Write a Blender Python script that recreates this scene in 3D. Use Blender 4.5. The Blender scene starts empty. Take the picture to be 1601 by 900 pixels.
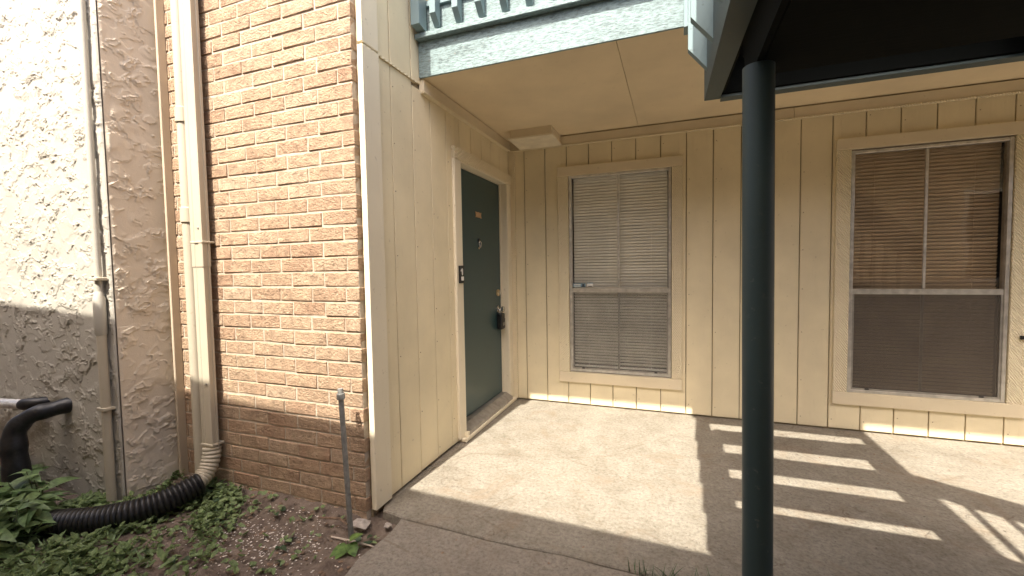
import bpy, math, random
import numpy as np
from mathutils import Vector, Matrix, Quaternion

random.seed(7)
rng = np.random.default_rng(11)
scene = bpy.context.scene
COL = scene.collection

# ------------------------------------------------------------------ camera
CAM = Vector((1.4608, -3.8619, 1.2675))
YAW, PITCH, ROLL = 0.3582, -0.0482, -0.0168
cyw, syw, cpt, spt = math.cos(YAW), math.sin(YAW), math.cos(PITCH), math.sin(PITCH)
fwd = Vector((-syw * cpt, cyw * cpt, spt)); rt = Vector((cyw, syw, 0)); up = rt.cross(fwd)
cr, sr = math.cos(ROLL), math.sin(ROLL)
r2 = rt * cr + up * sr; u2 = up * cr - rt * sr
cam_data = bpy.data.cameras.new('camera'); cam = bpy.data.objects.new('camera', cam_data); COL.objects.link(cam)
cam.matrix_world = Matrix(((r2.x, u2.x, -fwd.x, CAM.x), (r2.y, u2.y, -fwd.y, CAM.y), (r2.z, u2.z, -fwd.z, CAM.z), (0, 0, 0, 1)))
cam_data.sensor_fit = 'HORIZONTAL'; cam_data.sensor_width = 36.0; cam_data.lens = 677.23 / 1601 * 36
cam_data.clip_start = 0.03; cam_data.clip_end = 500
scene.camera = cam

# ------------------------------------------------------------------ light
SUN = Vector((0.065, 1.0, -1.555)).normalized()      # direction the light travels
world = bpy.data.worlds.new('World'); scene.world = world; world.use_nodes = True
wn = world.node_tree; wn.nodes.clear()
sky = wn.nodes.new('ShaderNodeTexSky'); sky.sky_type = 'NISHITA'; sky.sun_disc = False
sky.sun_elevation = math.asin(-SUN.z); sky.sun_rotation = math.atan2(-SUN.x, -SUN.y) % (2 * math.pi)
sky.air_density = 0.6; sky.dust_density = 6.0; sky.ozone_density = 0.0
bg = wn.nodes.new('ShaderNodeBackground'); bg.inputs[1].default_value = 0.15
wo = wn.nodes.new('ShaderNodeOutputWorld')
wn.links.new(sky.outputs[0], bg.inputs[0]); wn.links.new(bg.outputs[0], wo.inputs[0])
sd = bpy.data.lights.new('sun', 'SUN'); sd.energy = 3.7; sd.angle = math.radians(0.5); sd.color = (1.0, 0.93, 0.81)
sun = bpy.data.objects.new('sun', sd); COL.objects.link(sun)
sun.rotation_euler = SUN.to_track_quat('-Z', 'Y').to_euler(); sun.location = (-2, -20, 30)

scene.view_settings.view_transform = 'Standard'; scene.view_settings.look = 'None'
scene.view_settings.gamma = 1.0; scene.view_settings.use_curve_mapping = False
scene.view_settings.exposure = 1.66
scene.render.engine = 'CYCLES'
scene.cycles.max_bounces = 8; scene.cycles.diffuse_bounces = 5; scene.cycles.transparent_max_bounces = 12

# ------------------------------------------------------------------ helpers: meshes
class MB:
    def __init__(self): self.v = []; self.f = []
    def add(self, vs, fs):
        o = len(self.v); self.v += [tuple(p) for p in vs]; self.f += [tuple(i + o for i in f) for f in fs]; return self
    def box(self, lo, hi, c=0.0):
        x0, y0, z0 = lo; x1, y1, z1 = hi
        if c <= 0:
            vs = [(x0, y0, z0), (x1, y0, z0), (x1, y1, z0), (x0, y1, z0), (x0, y0, z1), (x1, y0, z1), (x1, y1, z1), (x0, y1, z1)]
            return self.add(vs, [(0, 3, 2, 1), (4, 5, 6, 7), (0, 1, 5, 4), (1, 2, 6, 5), (2, 3, 7, 6), (3, 0, 4, 7)])
        c = min(c, .45 * min(x1 - x0, y1 - y0, z1 - z0))
        vs = []; idx = {}
        for i, (xa, sx) in enumerate(((x0, 1), (x1, -1))):
            for j, (ya, sy) in enumerate(((y0, 1), (y1, -1))):
                for k, (za, sz) in enumerate(((z0, 1), (z1, -1))):
                    for ax in range(3):
                        p = [xa + sx * c, ya + sy * c, za + sz * c]; p[ax] = (xa, ya, za)[ax]
                        idx[(i, j, k, ax)] = len(vs); vs.append(p)
        fs = []
        I = lambda i, j, k, a: idx[(i, j, k, a)]
        for s in (0, 1):
            q = [I(s, 0, 0, 0), I(s, 1, 0, 0), I(s, 1, 1, 0), I(s, 0, 1, 0)]; fs.append(q if s else q[::-1])
            q = [I(0, s, 0, 1), I(0, s, 1, 1), I(1, s, 1, 1), I(1, s, 0, 1)]; fs.append(q if s else q[::-1])
            q = [I(0, 0, s, 2), I(1, 0, s, 2), I(1, 1, s, 2), I(0, 1, s, 2)]; fs.append(q if s else q[::-1])
        for a in (0, 1):
            for b in (0, 1):
                q = [I(0, a, b, 1), I(1, a, b, 1), I(1, a, b, 2), I(0, a, b, 2)]; fs.append(q if (a == b) == False else q[::-1])
                q = [I(a, 0, b, 0), I(a, 1, b, 0), I(a, 1, b, 2), I(a, 0, b, 2)]; fs.append(q if a == b else q[::-1])
                q = [I(a, b, 0, 0), I(a, b, 1, 0), I(a, b, 1, 1), I(a, b, 0, 1)]; fs.append(q if a != b else q[::-1])
        for i in (0, 1):
            for j in (0, 1):
                for k in (0, 1):
                    t = [I(i, j, k, 0), I(i, j, k, 1), I(i, j, k, 2)]; fs.append(t if (i + j + k) % 2 else t[::-1])
        return self.add(vs, fs)
    def tube(self, pts, r, n=16, caps=True):
        pts = [Vector(p) for p in pts]; m = len(pts)
        rs = r if isinstance(r, (list, tuple)) else [r] * m
        tan = [(pts[min(i + 1, m - 1)] - pts[max(i - 1, 0)]).normalized() for i in range(m)]
        ref = Vector((0, 0, 1)) if abs(tan[0].z) < .9 else Vector((1, 0, 0))
        a = tan[0].cross(ref).normalized(); vs = []
        for i in range(m):
            a = (a - tan[i] * a.dot(tan[i])).normalized(); b = tan[i].cross(a)
            for k in range(n):
                t = 2 * math.pi * k / n; vs.append(pts[i] + (a * math.cos(t) + b * math.sin(t)) * rs[i])
        fs = [(i * n + k, i * n + (k + 1) % n, (i + 1) * n + (k + 1) % n, (i + 1) * n + k) for i in range(m - 1) for k in range(n)]
        if caps: fs += [tuple(range(n))[::-1], tuple((m - 1) * n + k for k in range(n))]
        return self.add(vs, fs)
    def prism(self, poly, axis, a, b):
        """poly: 2D points in the other two axes (cyclic order), extruded from a to b along axis"""
        n = len(poly)
        def P(p, t):
            return {'x': (t, p[0], p[1]), 'y': (p[0], t, p[1]), 'z': (p[0], p[1], t)}[axis]
        vs = [P(p, a) for p in poly] + [P(p, b) for p in poly]
        fs = [tuple(range(n)), tuple(range(2 * n - 1, n - 1, -1))] + [((i + 1) % n, i, i + n, (i + 1) % n + n) for i in range(n)]
        return self.add(vs, fs)
    def build(self, name, mat, parent=None, smooth=None, **props):
        lo = [min(p[i] for p in self.v) for i in range(3)]; hi = [max(p[i] for p in self.v) for i in range(3)]
        c = Vector([(lo[i] + hi[i]) / 2 for i in range(3)])
        me = bpy.data.meshes.new(name)
        me.from_pydata([(p[0] - c.x, p[1] - c.y, p[2] - c.z) for p in self.v], [], self.f)
        return link(name, me, mat, c, parent, smooth, props)

def link(name, me, mat, loc, parent=None, smooth=None, props={}):
    if mat is not None and not me.materials: me.materials.append(mat)
    if smooth is not None:
        for p in me.polygons: p.use_smooth = True
        me.set_sharp_from_angle(angle=math.radians(smooth))
    me.update()
    o = bpy.data.objects.new(name, me); COL.objects.link(o); o.location = loc
    adopt(o, parent)
    for k, v in props.items(): o[k] = v
    return o

WORLD_LOC = {}
def adopt(o, parent):
    WORLD_LOC[o] = Vector(o.location)
    if parent is not None:
        o.parent = parent; o.matrix_parent_inverse = Matrix.Translation(-WORLD_LOC[parent])
        # parents are never rotated or scaled: the inverse is a plain shift
def thing(name, label, cat, loc, group=None):
    o = bpy.data.objects.new(name, None); COL.objects.link(o); o.location = loc; o.empty_display_size = .1
    WORLD_LOC[o] = Vector(loc); o['label'] = label; o['category'] = cat
    if group: o['group'] = group
    return o
def tag(o, label, cat, group=None):
    o['label'] = label; o['category'] = cat
    if group: o['group'] = group
    return o
def box(name, lo, hi, mat, parent=None, c=0.0, **props): return MB().box(lo, hi, c).build(name, mat, parent, None, **props)

# ------------------------------------------------------------------ helpers: materials
def new_mat(name):
    m = bpy.data.materials.new(name); m.use_nodes = True; nt = m.node_tree
    return m, nt, nt.nodes['Principled BSDF']
def N(nt, t, **kw):
    n = nt.nodes.new(t)
    for k, v in kw.items():
        if k.startswith('i_'):
            key = k[2:]; key = int(key) if key.isdigit() else key.replace('_', ' ')
            n.inputs[key].default_value = v
        else: setattr(n, k, v)
    return n
def pos(nt, sc=(1, 1, 1), rot=(0, 0, 0)):
    g = N(nt, 'ShaderNodeNewGeometry'); mp = N(nt, 'ShaderNodeMapping'); mp.inputs['Scale'].default_value = sc; mp.inputs['Rotation'].default_value = rot
    nt.links.new(g.outputs['Position'], mp.inputs[0]); return mp.outputs[0]
def noise(nt, vec, scale, detail=4, rough=.55, dist=0):
    n = N(nt, 'ShaderNodeTexNoise'); n.inputs['Scale'].default_value = scale; n.inputs['Detail'].default_value = detail
    n.inputs['Roughness'].default_value = rough; n.inputs['Distortion'].default_value = dist
    nt.links.new(vec, n.inputs['Vector']); return n.outputs[0]
def ramp(nt, fac, stops):
    r = N(nt, 'ShaderNodeValToRGB'); e = r.color_ramp.elements
    while len(e) < len(stops): e.new(.5)
    for el, (p, c) in zip(e, stops):
        el.position = p; el.color = (c, c, c, 1) if isinstance(c, (int, float)) else (*c, 1)
    nt.links.new(fac, r.inputs[0]); return r.outputs[0]
def mixc(nt, fac, a, b, mode='MIX'):
    m = N(nt, 'ShaderNodeMix', data_type='RGBA', blend_type=mode)
    for s, v in ((m.inputs[0], fac), (m.inputs[6], a), (m.inputs[7], b)):
        if isinstance(v, (int, float)): s.default_value = v
        elif isinstance(v, (tuple, list)): s.default_value = (*v, 1)
        else: nt.links.new(v, s)
    return m.outputs[2]
def math_(nt, op, a, b=None):
    m = N(nt, 'ShaderNodeMath', operation=op)
    for i, v in enumerate((a, b)):
        if v is None: continue
        if isinstance(v, (int, float)): m.inputs[i].default_value = v
        else: nt.links.new(v, m.inputs[i])
    return m.outputs[0]
def bump(nt, bsdf, h, strength, dist=.01, prev=None):
    b = N(nt, 'ShaderNodeBump'); b.inputs['Strength'].default_value = strength; b.inputs['Distance'].default_value = dist
    nt.links.new(h, b.inputs['Height'])
    if prev is not None: nt.links.new(prev, b.inputs['Normal'])
    nt.links.new(b.outputs[0], bsdf.inputs['Normal']); return b.outputs[0]
def objrand(nt): return N(nt, 'ShaderNodeObjectInfo').outputs['Random']

def paint(name, col, rough=.6, grain=None, amt=.12, dirt=(.30, .22, .14), dirt_amt=.25, bump_s=.25, kerf=None, spec=.3):
    """painted board: faint tone drift, small scuffs, wood grain relief along `grain` axis"""
    m, nt, b = new_mat(name)
    p = pos(nt)
    big = ramp(nt, noise(nt, p, 2.2, 5), [(.3, 1 - amt), (.7, 1.0)])
    c = mixc(nt, 1.0, col, big, 'MULTIPLY')
    rnd = ramp(nt, objrand(nt), [(0, .94), (1, 1.0)])
    c = mixc(nt, 1.0, c, rnd, 'MULTIPLY')
    sc = {'x': (4, 70, 70), 'y': (70, 4, 70), 'z': (70, 70, 4), None: (40, 40, 40)}[grain]
    gp = pos(nt, sc); g = noise(nt, gp, 1.0, 6, .65)
    spots = ramp(nt, noise(nt, p, 34, 3, .6), [(.66, 0), (.74, 1)])
    streak = ramp(nt, g, [(.62, 0), (.8, .6)])
    d = math_(nt, 'MULTIPLY', math_(nt, 'MAXIMUM', spots, streak), dirt_amt)
    c = mixc(nt, d, c, dirt); nt.links.new(c, b.inputs['Base Color'])
    b.inputs['Roughness'].default_value = rough; b.inputs['Specular IOR Level'].default_value = spec
    nb = bump(nt, b, g, bump_s, .004)
    if kerf is not None:
        w = N(nt, 'ShaderNodeTexWave', wave_type='BANDS', bands_direction='X'); w.inputs['Scale'].default_value = 1.0
        w.inputs['Distortion'].default_value = 2.5; w.inputs['Detail'].default_value = 2; w.inputs['Detail Scale'].default_value = .6
        kp = pos(nt, (1, 1, 1), kerf); mp2 = N(nt, 'ShaderNodeMapping'); mp2.inputs['Scale'].default_value = (26, 26, 26)
        nt.links.new(kp, mp2.inputs[0]); nt.links.new(mp2.outputs[0], w.inputs[0])
        bump(nt, b, w.outputs[1], .7, .006, nb)
    return m

CREAM = (.84, .735, .51)
M = {}
M['siding'] = paint('siding_paint', CREAM, .7, 'z', .18, dirt_amt=.42, bump_s=.45)
M['trim'] = paint('trim_paint', (.83, .73, .52), .65, None, .10, bump_s=.15, dirt_amt=.3, kerf=(0, math.radians(35), math.radians(20)))
M['trim_x'] = paint('trim_paint_grain', (.76, .66, .48), .7, 'x', .14, dirt_amt=.3)
M['trim_z'] = paint('trim_paint_upright', (.82, .74, .57), .6, 'z', .10, dirt_amt=.35)
M['trim_tan'] = paint('tan_trim_paint', (.60, .50, .375), .7, 'z', .2, dirt_amt=.5)
M['soffit'] = paint('soffit_paint', (.83, .70, .49), .75, 'x', .16, bump_s=.2, dirt_amt=.16)
M['green'] = paint('green_paint', (.070, .098, .100), .55, 'y', .2, dirt=(.12, .10, .08), dirt_amt=.4)
M['green_light'] = paint('faded_green_paint', (.24, .33, .345), .6, 'z', .2, dirt=(.10, .11, .10), dirt_amt=.5)
M['green_shade'] = paint('shaded_green_paint', (.007, .0085, .008), .85, 'x', .2, dirt=(.01, .01, .01), dirt_amt=.05, spec=.05)  # near-black copy of the green; shade under the stairs put into the colour
M['door'] = paint('door_paint', (.038, .078, .082), .38, None, .10, bump_s=.02, dirt=(.06, .06, .05), dirt_amt=.2, spec=.5)
M['post'] = paint('post_paint', (.042, .074, .080), .5, None, .2, bump_s=.06, dirt=(.16, .17, .16), dirt_amt=.55, spec=.5)
M['pipe'] = paint('pipe_paint', (.50, .445, .345), .45, None, .12, bump_s=.05, dirt_amt=.35)
M['conduit'] = paint('conduit_paint', (.50, .475, .41), .5, None, .12, bump_s=.05, dirt_amt=.3)

def simple(name, col, rough=.5, metal=0, spec=.5, var=.15, sc=20, bs=0):
    m, nt, b = new_mat(name); p = pos(nt); n = noise(nt, p, sc, 4)
    c = mixc(nt, 1.0, col, ramp(nt, n, [(.3, 1 - var), (.7, 1 + var)]), 'MULTIPLY'); nt.links.new(c, b.inputs['Base Color'])
    b.inputs['Roughness'].default_value = rough; b.inputs['Metallic'].default_value = metal; b.inputs['Specular IOR Level'].default_value = spec
    if bs: bump(nt, b, n, bs, .004)
    return m
M['alu'] = simple('aluminium', (.60, .58, .54), .38, .75, var=.2)
M['alu_dark'] = simple('dull_aluminium', (.36, .34, .31), .45, .6, var=.2)
M['black'] = simple('black_plastic', (.012, .012, .013), .38, var=.3)
M['rubber'] = simple('black_tape', (.014, .014, .016), .42, var=.4, sc=60, bs=.25)
M['foil'] = simple('silver_foil', (.80, .79, .77), .38, .55, var=.2, sc=50, bs=.9)
M['grey_pvc'] = simple('grey_plastic', (.19, .19, .18), .5, var=.25, sc=40)
M['brass'] = simple('worn_brass', (.62, .48, .28), .3, .9, var=.3, sc=90)
M['steel'] = simple('steel', (.62, .6, .57), .25, .95, var=.1)
M['plaque'] = simple('plaque_brass', (.50, .33, .19), .5, .2, var=.25, sc=120)
M['white_print'] = simple('white_print', (.75, .73, .68), .6, var=.1)
M['blue_print'] = simple('blue_print', (.20, .32, .40), .5, var=.2)
M['dark_print'] = simple('dark_print', (.03, .04, .05), .5, var=.2)
M['nail'] = simple('nail_head', (.30, .22, .14), .7, var=.3, sc=80)
M['room'] = simple('dark_room_sheet', (.02, .018, .016), .9)  # near-black: the darkness of an unlit room is put into the colour
M['backing'] = paint('wall_core', (.34, .27, .17), .8, None, .1)
M['blind'] = simple('blind_vinyl', (.90, .87, .79), .5, var=.05, sc=6)
M['blind_dark'] = simple('dark_blind_vinyl', (.55, .44, .32), .55, var=.12, sc=6)
M['diffuser'] = simple('cream_acrylic', (.82, .75, .60), .5, var=.12, sc=9)
M['roof'] = simple('roof_shingle', (.11, .10, .095), .9, var=.4, sc=30, bs=.5)
M['render_beige'] = simple('beige_render', (.52, .44, .33), .85, var=.15, sc=3, bs=.2)

def glass_mat(name, tint, refl=1.0):
    m, nt, b = new_mat(name); nt.nodes.remove(b)
    out = nt.nodes['Material Output']
    t = N(nt, 'ShaderNodeBsdfTransparent'); t.inputs[0].default_value = (*tint, 1)
    g = N(nt, 'ShaderNodeBsdfGlossy'); g.inputs['Roughness'].default_value = .02; g.inputs[0].default_value = (.95, .95, .95, 1)
    lw = N(nt, 'ShaderNodeLayerWeight'); lw.inputs[0].default_value = .5
    f2 = math_(nt, 'MULTIPLY', math_(nt, 'ADD', math_(nt, 'MULTIPLY', math_(nt, 'POWER', lw.outputs['Facing'], 5.0), .96), .04), refl)
    p = pos(nt); n = noise(nt, p, 3.0, 2); bp = N(nt, 'ShaderNodeBump'); bp.inputs['Strength'].default_value = .06; bp.inputs['Distance'].default_value = .02
    nt.links.new(n, bp.inputs['Height']); nt.links.new(bp.outputs[0], g.inputs['Normal'])
    mx = N(nt, 'ShaderNodeMixShader'); nt.links.new(f2, mx.inputs[0]); nt.links.new(t.outputs[0], mx.inputs[1]); nt.links.new(g.outputs[0], mx.inputs[2])
    nt.links.new(mx.outputs[0], out.inputs[0]); return m
M['glass'] = glass_mat('window_glass', (.985, .985, .98), .9)
def screen_mat(name, col, cover):
    m, nt, b = new_mat(name); out = nt.nodes['Material Output']
    b.inputs['Base Color'].default_value = (*col, 1); b.inputs['Roughness'].default_value = .8
    t = N(nt, 'ShaderNodeBsdfTransparent'); mx = N(nt, 'ShaderNodeMixShader')
    n = noise(nt, pos(nt), 5, 3); f = ramp(nt, n, [(.3, cover - .05), (.7, cover + .05)])
    nt.links.new(f, mx.inputs[0]); nt.links.new(t.outputs[0], mx.inputs[1]); nt.links.new(b.outputs[0], mx.inputs[2]); nt.links.new(mx.outputs[0], out.inputs[0]); return m
M['screen'] = screen_mat('insect_screen_mesh', (.26, .25, .23), .22)
M['solar_screen'] = screen_mat('solar_screen_mesh', (.12, .10, .08), .46)

# brick
m, nt, b = new_mat('brick'); p = pos(nt)
r = objrand(nt)
c = ramp(nt, r, [(0, (.32, .205, .135)), (.12, (.355, .24, .16)), (.4, (.38, .265, .178)), (.7, (.395, .282, .192)), (1, (.41, .30, .21))])
pat = ramp(nt, noise(nt, p, 26, 5, .7), [(.30, .66), (.5, 1.0), (.72, 1.28)])
c = mixc(nt, 1.0, c, pat, 'MULTIPLY')
c = mixc(nt, ramp(nt, noise(nt, p, 9, 4), [(.5, 0), (.7, .5)]), c, (.47, .355, .235))
spk = ramp(nt, noise(nt, p, 110, 2), [(.64, 0), (.72, .65)])
c = mixc(nt, spk, c, (.27, .165, .10))
c = mixc(nt, ramp(nt, noise(nt, p, 75, 3, .6), [(.58, 0), (.68, .5)]), c, (.52, .42, .31)); nt.links.new(c, b.inputs['Base Color'])
b.inputs['Roughness'].default_value = .9; b.inputs['Specular IOR Level'].default_value = .15
h = math_(nt, 'ADD', noise(nt, p, 55, 6, .75), noise(nt, pos(nt, (30, 30, 42)), 1.3, 3, .6, 1.2)); bump(nt, b, h, 1.0, .009)
M['brick'] = m
m, nt, b = new_mat('mortar'); p = pos(nt)
c = ramp(nt, noise(nt, p, 30, 5, .7), [(.3, (.38, .315, .24)), (.7, (.52, .445, .355))]); nt.links.new(c, b.inputs['Base Color'])
b.inputs['Roughness'].default_value = .95; bump(nt, b, noise(nt, p, 120, 4), .6, .004); M['mortar'] = m

# stucco
def stucco_mat(name, col, col2):
    m, nt, b = new_mat(name); p = pos(nt)
    c = mixc(nt, ramp(nt, noise(nt, p, 3.0, 5, .6), [(.35, 0), (.7, 1)]), col, col2)
    c = mixc(nt, ramp(nt, noise(nt, p, 60, 3), [(.66, 0), (.78, .35)]), c, (.30, .25, .20))
    nt.links.new(c, b.inputs['Base Color']); b.inputs['Roughness'].default_value = .9; b.inputs['Specular IOR Level'].default_value = .15
    bump(nt, b, noise(nt, p, 130, 5, .6), .25, .004); return m
M['stucco'] = stucco_mat('stucco', (.435, .412, .362), (.395, .368, .318))  # toned down for the sunlit front face
M['stucco_shade_side'] = stucco_mat('stucco_shade_side', (.66, .58, .475), (.615, .535, .43))  # paler copy of the stucco; shaded side's brightness is put into the colour

# fascia: faded paint, dark weathered grain
m, nt, b = new_mat('weathered_fascia'); p = pos(nt)
g = noise(nt, pos(nt, (22, 90, 90)), 1.3, 7, .75, .3)
g2 = noise(nt, pos(nt, (3, 12, 14)), 1.0, 4)
w = math_(nt, 'ADD', ramp(nt, g, [(.44, 0), (.64, .8)]), ramp(nt, g2, [(.5, 0), (.75, .3)]))
c = mixc(nt, math_(nt, 'MINIMUM', w, .85), (.245, .33, .335), (.06, .082, .082)); 
c = mixc(nt, ramp(nt, noise(nt, p, 70, 3), [(.66, 0), (.74, .6)]), c, (.30, .24, .20))
nt.links.new(c, b.inputs['Base Color']); b.inputs['Roughness'].default_value = .75; bump(nt, b, g, .5, .006); M['fascia'] = m

# concrete
def concrete(name, base, dark, light):
    m, nt, b = new_mat(name); p = pos(nt)
    n1 = noise(nt, p, 1.7, 6, .6, .4); n2 = noise(nt, p, 6.5, 6, .65, .3); n3 = noise(nt, p, 55, 4, .7)
    c = mixc(nt, ramp(nt, n1, [(.30, 0), (.68, 1)]), dark, base)
    n4 = noise(nt, p, 17, 6, .75, .8)
    c = mixc(nt, ramp(nt, math_(nt, 'ADD', math_(nt, 'MULTIPLY', n2, .5), math_(nt, 'MULTIPLY', n4, .5)), [(.40, 0), (.66, .8)]), c, light)
    c = mixc(nt, ramp(nt, noise(nt, p, 150, 3, .6), [(.57, 0), (.68, .55)]), c, (.17, .13, .095))
    for k_, (rz, sc_k) in enumerate(((.5, 1.1), (2.0, 1.4), (1.1, .8))):     # scuffs and hairline scratches
        sp = pos(nt, (1, 1, 1), (0, 0, rz)); wv_ = N(nt, 'ShaderNodeTexWave'); wv_.inputs['Scale'].default_value = sc_k * .5; wv_.inputs['Distortion'].default_value = 5; wv_.inputs['Detail'].default_value = 1; wv_.inputs['Detail Scale'].default_value = .8
        nt.links.new(sp, wv_.inputs[0]); ln = ramp(nt, wv_.outputs[1], [(.9988, 0), (.9997, .5)])
        c = mixc(nt, math_(nt, 'MULTIPLY', ln, ramp(nt, noise(nt, sp, 2.4, 2), [(.53, 0), (.60, 1)])), c, (.17, .135, .10))
    c = mixc(nt, 1.0, c, ramp(nt, n3, [(.28, .58), (.5, .95), (.75, 1.16)]), 'MULTIPLY')
    c = mixc(nt, ramp(nt, noise(nt, pos(nt, (1, 1, 1), (0, 0, .6)), 3.2, 4, .6, 1.2), [(.56, 0), (.72, .45)]), c, (.21, .155, .105))   # rusty brown stains
    vr = N(nt, 'ShaderNodeTexVoronoi', feature='DISTANCE_TO_EDGE'); vr.inputs['Scale'].default_value = 1.15
    wv = N(nt, 'ShaderNodeVectorMath', operation='ADD'); nz = N(nt, 'ShaderNodeTexNoise'); nz.inputs['Scale'].default_value = 2.3; nz.inputs['Detail'].default_value = 5
    nt.links.new(p, nz.inputs['Vector']); nt.links.new(p, wv.inputs[0]); nt.links.new(nz.outputs['Color'], wv.inputs[1]); nt.links.new(wv.outputs[0], vr.inputs['Vector'])
    crack = ramp(nt, vr.outputs['Distance'], [(0, .7), (.0035, 0)])
    crack = math_(nt, 'MULTIPLY', crack, ramp(nt, noise(nt, p, 1.3, 2), [(.47, 0), (.56, 1)]))
    c = mixc(nt, crack, c, (.13, .10, .08))
    pit = ramp(nt, noise(nt, p, 38, 2, .5), [(.71, 0), (.75, .8)]); c = mixc(nt, pit, c, (.10, .085, .07))
    nt.links.new(c, b.inputs['Base Color']); b.inputs['Roughness'].default_value = .88; b.inputs['Specular IOR Level'].default_value = .2
    hh = math_(nt, 'SUBTRACT', math_(nt, 'ADD', n3, math_(nt, 'MULTIPLY', n2, 2.0)), math_(nt, 'ADD', pit, crack))
    bump(nt, b, hh, .6, .008); return m
M['patio'] = concrete('patio_concrete', (.250, .225, .182), (.170, .146, .112), (.310, .286, .240))
M['walk'] = concrete('walk_concrete', (.25, .22, .18), (.20, .172, .14), (.295, .265, .22))

# soil
m, nt, b = new_mat('soil'); p = pos(nt)
n = noise(nt, p, 14, 6, .7); c = ramp(nt, n, [(.3, (.095, .068, .052)), (.55, (.19, .145, .112)), (.75, (.28, .22, .175))])
c = mixc(nt, ramp(nt, noise(nt, p, 90, 2), [(.68, 0), (.72, .8)]), c, (.40, .34, .28)); nt.links.new(c, b.inputs['Base Color'])
b.inputs['Roughness'].default_value = .95; bump(nt, b, noise(nt, p, 60, 6, .75), .9, .012); M['soil'] = m
M['chip'] = simple('pale_chip', (.66, .60, .53), .8, var=.3, sc=60)
M['stone'] = simple('stone', (.42, .37, .32), .9, var=.3, sc=40, bs=.6)
M['litter'] = simple('dry_litter', (.20, .13, .085), .85, var=.4, sc=50)
M['stick'] = simple('pale_stick', (.55, .47, .38), .8, var=.2)

def leaf_mat(name, c1, c2):
    m, nt, b = new_mat(name); p = pos(nt)
    c = mixc(nt, objrand(nt), c1, c2); c = mixc(nt, 1.0, c, ramp(nt, noise(nt, p, 38, 4, .6), [(.3, .5), (.7, 1.45)]), 'MULTIPLY')
    nt.links.new(c, b.inputs['Base Color']); b.inputs['Roughness'].default_value = .45; b.inputs['Specular IOR Level'].default_value = .35
    tr = N(nt, 'ShaderNodeBsdfTranslucent'); nt.links.new(c, tr.inputs[0]); mx = N(nt, 'ShaderNodeMixShader'); mx.inputs[0].default_value = .25
    nt.links.new(b.outputs[0], mx.inputs[1]); nt.links.new(tr.outputs[0], mx.inputs[2]); nt.links.new(mx.outputs[0], nt.nodes['Material Output'].inputs[0]); return m
M['leaf'] = leaf_mat('leaf', (.135, .215, .085), (.19, .265, .11))
M['leaf_ground'] = leaf_mat('ground_leaf', (.20, .275, .115), (.235, .30, .135))
M['leaf_bright'] = leaf_mat('bright_leaf', (.11, .19, .05), (.15, .23, .06))
M['leaf_dark'] = leaf_mat('dark_leaf', (.05, .085, .045), (.07, .11, .05))
M['stem'] = simple('stem', (.09, .11, .045), .7)

# ------------------------------------------------------------------ value noise for real relief
_T = {}
def vnoise(x, y, seed):
    if seed not in _T: _T[seed] = np.random.default_rng(seed).random((256, 256))
    T = _T[seed]
    xi = np.floor(x).astype(int); yi = np.floor(y).astype(int); fx = x - xi; fy = y - yi
    fx = fx * fx * (3 - 2 * fx); fy = fy * fy * (3 - 2 * fy)
    g = lambda a, b_: T[a % 256, b_ % 256]
    return (g(xi, yi) * (1 - fx) + g(xi + 1, yi) * fx) * (1 - fy) + (g(xi, yi + 1) * (1 - fx) + g(xi + 1, yi + 1) * fx) * fy
def fbm(x, y, seed, o=4):
    s = 0; a = .5; t = 0
    for i in range(o): s = s + a * vnoise(x * 2 ** i, y * 2 ** i, seed + i); t += a; a *= .5
    return s / t
def sstep(a, b, x):
    t = np.clip((x - a) / (b - a), 0, 1); return t * t * (3 - 2 * t)
def grid_mesh(name, P3):
    nx, ny = P3.shape[:2]; i = np.arange(nx - 1)[:, None] * ny + np.arange(ny - 1)[None, :]
    F = np.stack([i, i + ny, i + ny + 1, i + 1], -1).reshape(-1, 4).astype(np.int32); n = len(F)
    me = bpy.data.meshes.new(name); me.vertices.add(nx * ny); me.vertices.foreach_set('co', P3.reshape(-1).astype(np.float32))
    me.loops.add(n * 4); me.loops.foreach_set('vertex_index', F.reshape(-1)); me.polygons.add(n)
    me.polygons.foreach_set('loop_start', np.arange(0, n * 4, 4, dtype=np.int32)); me.polygons.foreach_set('use_smooth', np.ones(n, bool))
    me.update(calc_edges=True); return me
def stucco_h(u, v, seed):
    """trowelled lace: thin ledges and torn ridges"""
    wu = u + .05 * (fbm(u * 14, v * 14, seed + 40, 3) - .5); wv = v + .05 * (fbm(u * 14, v * 14, seed + 50, 3) - .5)
    n = fbm(wu * 12, wv * 18, seed, 3); h = 0
    for k, t in enumerate((.36, .46, .56, .66)):
        mk = sstep(.40, .54, fbm(u * 7 + 9 * k, v * 7, seed + 60 + k, 2))
        h = h + .0022 * sstep(t - .010, t + .010, n) * mk
        h = h + .0056 * np.exp(-((n - t) / .013) ** 2) * mk * sstep(.36, .56, fbm(u * 22, v * 22 + k, seed + 70 + k, 2))
    return h + .0024 * (fbm(u * 5, v * 5, seed + 90, 3) - .5) + .0006 * fbm(u * 60, v * 60, seed + 95, 2)

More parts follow.
